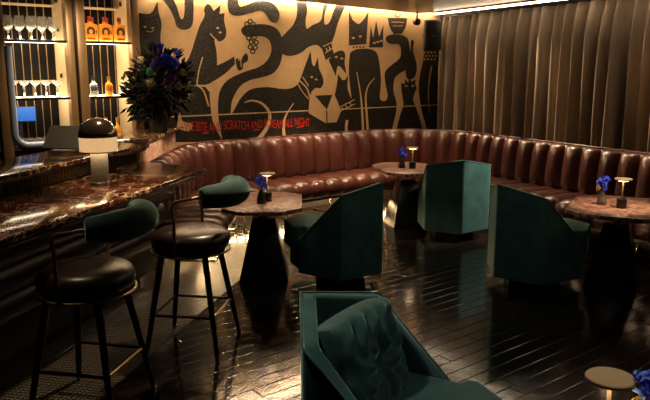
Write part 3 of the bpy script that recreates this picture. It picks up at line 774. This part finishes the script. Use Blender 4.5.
def make_lamp(loc, label, rz=0):
    t = thing('table_lamp', label, 'lamp', loc, rz, 'small cordless table lamps')
    MB().lathe([(.036, 0), (.038, .003), (.038, .068), (.034, .072), (0, .072)], 24).build('base', 'black_lacquer', t, smooth=40)
    MB().lathe([(.006, .07), (.006, .222), (0, .222)], 12).build('stem', 'cream', t, smooth=40)
    MB().lathe([(.058, .218), (.066, .221), (.066, .229), (.063, .232), (0, .233)], 36).build('disc_shade', 'lampdisc', t, smooth=40)
    MB().lathe([(0, .213), (.040, .213), (.042, .2175), (0, .2175)], 24).build('light_source', 'bulb', t)
    return t
def blossom(mb, c, r, n, rnd, mi=0, flat=.45):
    for i in range(n):
        u = rnd.uniform(-1, 1); a = rnd.uniform(0, 2 * PI); q = math.sqrt(1 - u * u)
        d = Vector((q * math.cos(a), q * math.sin(a), u)); p = Vector(c) + d * r * rnd.uniform(.55, 1)
        x = d.orthogonal().normalized(); y = d.cross(x); s_ = r * flat * rnd.uniform(.7, 1.2); th = rnd.uniform(0, PI)
        X = x * math.cos(th) + y * math.sin(th); Y = d.cross(X)
        mb.face([p - X * s_, p - Y * s_ * .6 + d * s_ * .25, p + X * s_, p + Y * s_ * .6 + d * s_ * .25], mi)
def make_vase(loc, label, mat, seed, yellow=False, tall=.075):
    rnd = random.Random(seed)
    t = thing('bud_vase', label, 'vase', loc, 0, 'bud vases of blue flowers on the tables')
    MB().lathe([(.034, 0), (.037, .004), (.036, .03), (.027, .075), (.016, .098), (.017, .105), (.012, .105), (.012, .09), (0, .08)], 24).build('vase', mat, t, smooth=50)
    mb = MB()
    for i in range(5):
        a = rnd.uniform(0, 6.28); mb.tube([(0, 0, .09), (.02 * math.cos(a), .02 * math.sin(a), .14), (.035 * math.cos(a), .035 * math.sin(a), .18)], .0018, 5)
    mb.build('stem', 'leaf', t)
    for k in range(5):
        a = k * 1.26 + rnd.uniform(-.3, .3); rr = rnd.uniform(.012, .035); z = .135 + k * .018
        mb = MB(); blossom(mb, (rr * math.cos(a), rr * math.sin(a), z), .030, 34, rnd)
        mb.build('blossom', 'petal_light' if k in (1, 2) else 'petal_blue', t, solid=.0006)
    if yellow:
        mb = MB(); blossom(mb, (-.042, -.015, .135), .019, 90, rnd, flat=.4); mb.build('pompon_flower', 'petal_yellow', t, solid=.0006, label='round yellow flower')
    return t
make_lamp((-.475, 5.51, .6405), 'small disc lamp on the table nearest the bar stools')
make_vase((-.515, 5.40, .6405), 'dark bud vase of blue flowers on the table nearest the bar stools', 'darkvase', 1)
make_lamp((.960, 7.40, .6405), 'small disc lamp on the far corner table')
make_vase((.85, 7.44, .6405), 'dark bud vase of blue flowers on the far corner table', 'darkvase', 2)
make_lamp((2.32, 5.22, .6405), 'small disc lamp with lit stem on the right hand table')
make_vase((2.22, 5.36, .6405), 'grey stoneware bud vase with blue and yellow flowers on the right hand table', 'stoneware', 3, True)
make_lamp((.785, 1.745, .6405), 'disc lamp seen from above at the bottom right edge')
nv = make_vase((.890, 1.70, .6405), 'vase of blue and yellow flowers cut off in the bottom right corner', 'stoneware', 5, True); nv.scale = (1.25, 1.25, 1.3)

# ------------------------------------------------------------------ hexagonal tub chairs
def hexp(s, k): return Vector((s * math.cos(R(30 + 60 * k)), s * math.sin(R(30 + 60 * k))))
def make_chair(loc, rz, label):
    t = thing('tub_chair', label, 'armchair', loc, rz, 'green velvet hexagonal tub chairs')
    s0 = .385; th = .060; s1 = s0 - th / math.cos(R(30))
    def hc(s, a): return Vector((s * math.cos(R(a)), s * math.sin(R(a))))
    ang = [55, 120, 180, 240, 305]; hts = [.36, .765, .835, .765, .36]
    mb = MB(); O = []; I = []; zb = .095
    sub = 6
    for k in range(4):
        for j in range(sub + (1 if k == 3 else 0)):
            u = j / sub
            po = hc(s0, ang[k]).lerp(hc(s0, ang[k + 1]), u); pi_ = hc(s1, ang[k]).lerp(hc(s1, ang[k + 1]), u)
            z = hts[k] + (hts[k + 1] - hts[k]) * u
            O.append((po, z)); I.append((pi_, z))
    bm = mb.bm; n = len(O)
    ob = [bm.verts.new((p.x, p.y, zb)) for p, z in O]; ot = [bm.verts.new((p.x, p.y, z)) for p, z in O]
    it = [bm.verts.new((p.x, p.y, z)) for p, z in I]; ib = [bm.verts.new((p.x, p.y, zb)) for p, z in I]
    for i in range(n - 1):
        for A, B in ((ob, ot), (ot, it), (it, ib), (ib, ob)): bm.faces.new((A[i], A[i + 1], B[i + 1], B[i]))
    bm.faces.new((ob[0], ot[0], it[0], ib[0])); bm.faces.new((ob[-1], ib[-1], it[-1], ot[-1]))
    mb.build('shell', 'velvet', t, bevel=.014, bseg=3)
    MB().tube([(p.x * .995, p.y * .995, z - .001) for p, z in O], .0065, 6).build('piping', 'velvet', t, smooth=60)
    si = s1 - .006
    c_ = [tuple(hc(si, a)) for a in (120, 180, 240)]
    ply = c_ + [(.150, -.262), (.23, -.27), (.43, -.10), (.43, .10), (.23, .27), (.150, .262)]
    MB().prism(ply, .095, .262).build('seat_base', 'velvet', t, bevel=.018, bseg=3)
    ply2 = c_ + [(.150, -.262), (.20, -.262), (.215, -.305), (.27, -.305), (.475, -.125), (.485, -.07), (.485, .07), (.475, .125), (.27, .305), (.215, .305), (.20, .262), (.150, .262)]
    MB().prism(ply2, .267, .475).build('seat_cushion', 'velvet', t, bevel=.034, bseg=4)
    MB().prism([tuple(hc(.23, 60 * k)) for k in range(6)], 0, .094).build('plinth', 'black_lacquer', t)
    return t
chA = make_chair((.125, 5.42, 0), R(150), 'green velvet tub chair in the middle, facing the table by the stools')
dup(chA, (1.325, 6.95, 0), R(95), 'green velvet tub chair at the back, facing the far corner table')
dup(chA, (1.675, 5.30, 0), R(24), 'green velvet tub chair on the right, facing the table by the curtain')
dup(chA, (.245, 2.40, 0), R(-27), 'nearest green velvet tub chair with a scatter cushion, bottom centre')
def make_pillow(loc, rot):
    mb = MB(); n = 36; W = .225; Hh = .215; D = .095
    def pt(u, v, sd):
        e = 3.2
        x = W * u; z = Hh * v
        q = max(0, 1 - abs(u) ** 3.4) ** .4 * max(0, 1 - abs(v) ** 3.4) ** .4
        rr = math.hypot(u, v); an = math.atan2(v, u)
        d = D * (.42 + .58 * q)
        d -= .040 * math.exp(-(rr / .22) ** 2)
        fd = (1 - math.exp(-(rr / .2) ** 2)) * max(0, 1 - max(abs(u), abs(v)) ** 6)
        d += (.012 * math.sin(an * 7 + 2.2 * math.sin(rr * 5 + an) + sd) + (.008) * math.sin(u * 17 + 3 * math.sin(v * 4)) + .005 * math.sin(an * 15 + rr * 5)) * fd
        k = 1 - .05 * (abs(u) * abs(v)) ** 2
        return (d * sd, x * k, z * k)
    g = [[(-1 + 2 * i / n, -1 + 2 * j / n) for i in range(n + 1)] for j in range(n + 1)]
    A = mb.grid([[pt(u, v, 1) for u, v in r] for r in g]); B = mb.grid([[pt(u, v, -1) for u, v in r] for r in g])
    def rim(V): return V[0] + [r[-1] for r in V[1:]] + V[-1][-2::-1] + [r[0] for r in V[-2:0:-1]]
    ra, rb = rim(A), rim(B)
    for i in range(len(ra)): mb.bm.faces.new((ra[i], ra[(i + 1) % len(ra)], rb[(i + 1) % len(ra)], rb[i]))
    o = mb.build('scatter_cushion', 'velvet', bevel=.022, bseg=3)
    o.modifiers['bevel'].angle_limit = R(50)
    o.location = loc; o.rotation_euler = rot
    return tag(o, 'puffy creased green velvet cushion leaning in the nearest tub chair', 'cushion')
make_pillow((.145, 2.45, .588), (0, R(-16), R(-32)))

# ------------------------------------------------------------------ large flower arrangement
fa = thing('flower_arrangement', 'large dark arrangement of purple and blue flowers on the bar end before the mural', 'flowers', (-1.70, 6.98, 1.0755))
MB().lathe([(.07, 0), (.085, .01), (.095, .12), (.075, .24), (.06, .28), (.065, .30), (.055, .30), (.05, .27), (0, .2)], 28).build('vase', 'darkvase', fa, smooth=50)
rnd = random.Random(11)
def leafblob(name, mat, n, cx, cy, cz, rx, ry, rz_, ls):
    mb = MB()
    for i in range(n):
        u = rnd.uniform(-1, 1); a = rnd.uniform(0, 2 * PI); q = math.sqrt(1 - u * u); rad = rnd.uniform(.25, 1) ** .6
        d = Vector((q * math.cos(a), q * math.sin(a), u)); p = Vector((cx + d.x * rx * rad, cy + d.y * ry * rad, cz + d.z * rz_ * rad))
        ax = (d + Vector((rnd.uniform(-.6, .6), rnd.uniform(-.6, .6), rnd.uniform(-.5, .6)))).normalized(); sd = ax.orthogonal().normalized()
        th = rnd.uniform(0, PI); sd = (sd * math.cos(th) + ax.cross(sd) * math.sin(th)); L = ls * rnd.uniform(.6, 1.3)
        mb.face([p, p + ax * L * .5 + sd * L * .2, p + ax * L, p + ax * L * .5 - sd * L * .2])
    return mb.build(name, mat, fa)
leafblob('foliage', 'leaf', 950, .05, -.02, .50, .30, .22, .34, .085)
leafblob('foliage', 'leaf', 280, -.12, 0, .36, .20, .16, .24, .10)
leafblob('foliage', 'leaf_olive', 230, .12, -.08, .48, .20, .18, .20, .06)
mb = MB()
for i in range(26):
    a = rnd.uniform(0, 6.28); r_ = rnd.uniform(.05, .30); z = rnd.uniform(.45, .86)
    mb.tube([(0, 0, .25), (r_ * .4 * math.cos(a), r_ * .4 * math.sin(a), z * .6 + .1), (r_ * math.cos(a), r_ * math.sin(a), z)], .004, 5)
mb.build('stem', 'leaf', fa)
for x, y, z, r_, mt in [(.02, -.20, .70, .065, 'petal_purple'), (.10, -.20, .73, .06, 'petal_blue'), (.17, -.18, .69, .055, 'petal_blue'), (.19, -.15, .80, .04, 'petal_blue'), (.03, -.16, .85, .035, 'petal_blue'),
                        (.13, -.22, .53, .06, 'petal_violet'), (-.02, -.22, .66, .05, 'petal_purple'), (.15, -.20, .62, .05, 'petal_purple'), (-.06, -.24, .61, .045, 'petal_green'), (-.06, -.25, .50, .05, 'petal_pale'), (.20, -.2, .47, .045, 'petal_pale'),
                        (-.15, -.2, .72, .04, 'petal_pale'), (.24, -.14, .60, .04, 'petal_pale')]:
    mb = MB(); blossom(mb, (x + .06, y - .02, z), r_, 70, rnd, flat=.35); mb.build('blossom', mt, fa, solid=.0008)

# ------------------------------------------------------------------ speaker and bracket lamp in the corner
sp_ = thing('loudspeaker', 'black wall loudspeaker between the mural and the curtain', 'speaker', (1.46, 9.50, 1.96), R(-4))
MB().box(-.115, .115, -.10, .10, 0, .40).build('cabinet', 'black_plastic', sp_, bevel=.01)
MB().box(-.10, .10, -.108, -.1005, .02, .38).build('grille', 'black_metal', sp_, bevel=.004)
MB().box(-.022, .022, -.1105, -.1085, .19, .198).build('badge', 'steel', sp_)
MB().tube([(0, .09, .2), (-.01, .38, .2)], .018, 8).build('wall_bracket', 'black_metal', sp_, smooth=50)
so = thing('ceiling_spotlight', 'small dark spotlight hanging at the corner end of the soffit', 'spotlight', (1.245, 9.50, 2.475))
MB().tube([(0, 0, -.10), (0, 0, 0)], .012, 8).build('stem', 'black_metal', so, smooth=50)
MB().lathe([(0, -.18), (.03, -.178), (.05, -.16), (.055, -.125), (.045, -.10), (0, -.085)], 20).build('head', 'black_metal', so, smooth=60)

# ------------------------------------------------------------------ lights
def spot(name, loc, target, power, size, blend=.6, col=(1, .68, .38), rad=.04):
    l = bpy.data.lights.new(name, 'SPOT'); l.energy = power; l.spot_size = R(size); l.spot_blend = blend; l.color = col; l.shadow_soft_size = rad
    o = bpy.data.objects.new(name, l); COL.objects.link(o); o.location = loc
    o.rotation_euler = (Vector(target) - Vector(loc)).to_track_quat('-Z', 'Y').to_euler(); return o
def point(name, loc, power, col=(1, .66, .36), rad=.03):
    l = bpy.data.lights.new(name, 'POINT'); l.energy = power; l.color = col; l.shadow_soft_size = rad
    o = bpy.data.objects.new(name, l); COL.objects.link(o); o.location = loc; return o
W = (1, .73, .45)
spot('downlight_bench_left', (-.75, 6.7, 2.45), (-1.25, 7.2, .4), 150, 50, .8, W)
spot('downlight_bench', (.1, 7.5, 2.45), (-.1, 8.2, .4), 300, 55, .8, W)
spot('downlight_corner', (1.1, 8.1, 2.45), (1.0, 8.6, .5), 120, 55, .8, W)
spot('mural_washer', (-.6, 6.6, 2.45), (-1.2, 7.9, 1.7), 85, 75, .9, W)
spot('mural_washer', (.5, 7.4, 2.45), (.1, 8.9, 1.7), 85, 75, .9, W)
spot('downlight_stool_table', (-.5, 5.2, 2.45), (-.5, 5.6, .6), 48, 45, .8, W)
spot('downlight_right_table', (2.3, 5.0, 2.45), (2.3, 5.3, .64), 190, 26, .7, W)
for t_ in (-.75, .55, 1.85, 3.1):
    spot('downlight_curtain', cl(t_, -.28, 2.42), cl(t_ + 1.6, .17, .75), 150, 56, .9, W)
spot('fill_ledge', (-1.55, 4.1, 2.45), (-1.9, 5.0, 1.2), 60, 40, .8, W)  # added light for the terminal's back, which the bar spots miss
spot('downlight_bar', (-1.3, 4.4, 2.45), (-1.3, 4.4, .98), 95, 42, .8, W)
spot('downlight_bar_near', (-1.5, 3.2, 2.45), (-1.5, 3.2, .98), 28, 55, .8, W)
spot('downlight_stools', (-.35, 4.5, 2.45), (-.95, 3.8, .75), 150, 40, .8, W)
spot('downlight_back_bar', (-1.9, 6.0, 2.45), (-2.4, 6.95, 1.6), 110, 75, .8, W)
spot('fill_rear_chair', (2.7, 6.2, 2.45), (1.55, 6.75, .5), 460, 28, .8, (1, .85, .66))  # added spot, aimed to brighten just the rear chair's right panel
spot('fill_return', (.1, 5.9, 2.45), (-1.66, 6.55, 1.0), 420, 20, .8, W)  # added low-angle spot, only to brighten the rose marble end panel
spot('downlight_near_chair', (-.7, 2.5, 2.45), (.2, 2.4, .5), 75, 50, .9, (1, .85, .66))
spot('downlight_near_right', (1.5, 1.9, 2.45), (.4, 2.4, .5), 20, 45, .9, (.95, .95, .9))
spot('fill_room', (1.1, 3.0, 2.45), (.8, 5.2, .5), 32, 62, .9, (1, .86, .68))  # added fill from the camera side for the dim chair panels
spot('downlight_near_table', (.9, 1.9, 2.45), (.84, 1.7, .8), 45, 40, .7, W)

w = bpy.data.worlds.new('World'); S.world = w; w.use_nodes = True
w.node_tree.nodes['Background'].inputs[0].default_value = (.05, .035, .022, 1); w.node_tree.nodes['Background'].inputs[1].default_value = .02

cam = bpy.data.cameras.new('Camera'); cam.sensor_width = 36; cam.lens = F / 650 * 36; cam.clip_start = .05
co = bpy.data.objects.new('Camera', cam); COL.objects.link(co); co.location = (0, 0, H); co.rotation_euler = (PI / 2 - PIT, 0, 0)
S.camera = co
S.view_settings.view_transform = 'Standard'; S.view_settings.look = 'None'; S.view_settings.gamma = 1; S.view_settings.exposure = 0
S.view_settings.use_curve_mapping = False
try:
    S.cycles.use_denoising = True; S.cycles.denoiser = 'OPENIMAGEDENOISE'; S.cycles.sample_clamp_indirect = 6; S.cycles.max_bounces = 8
except Exception: pass
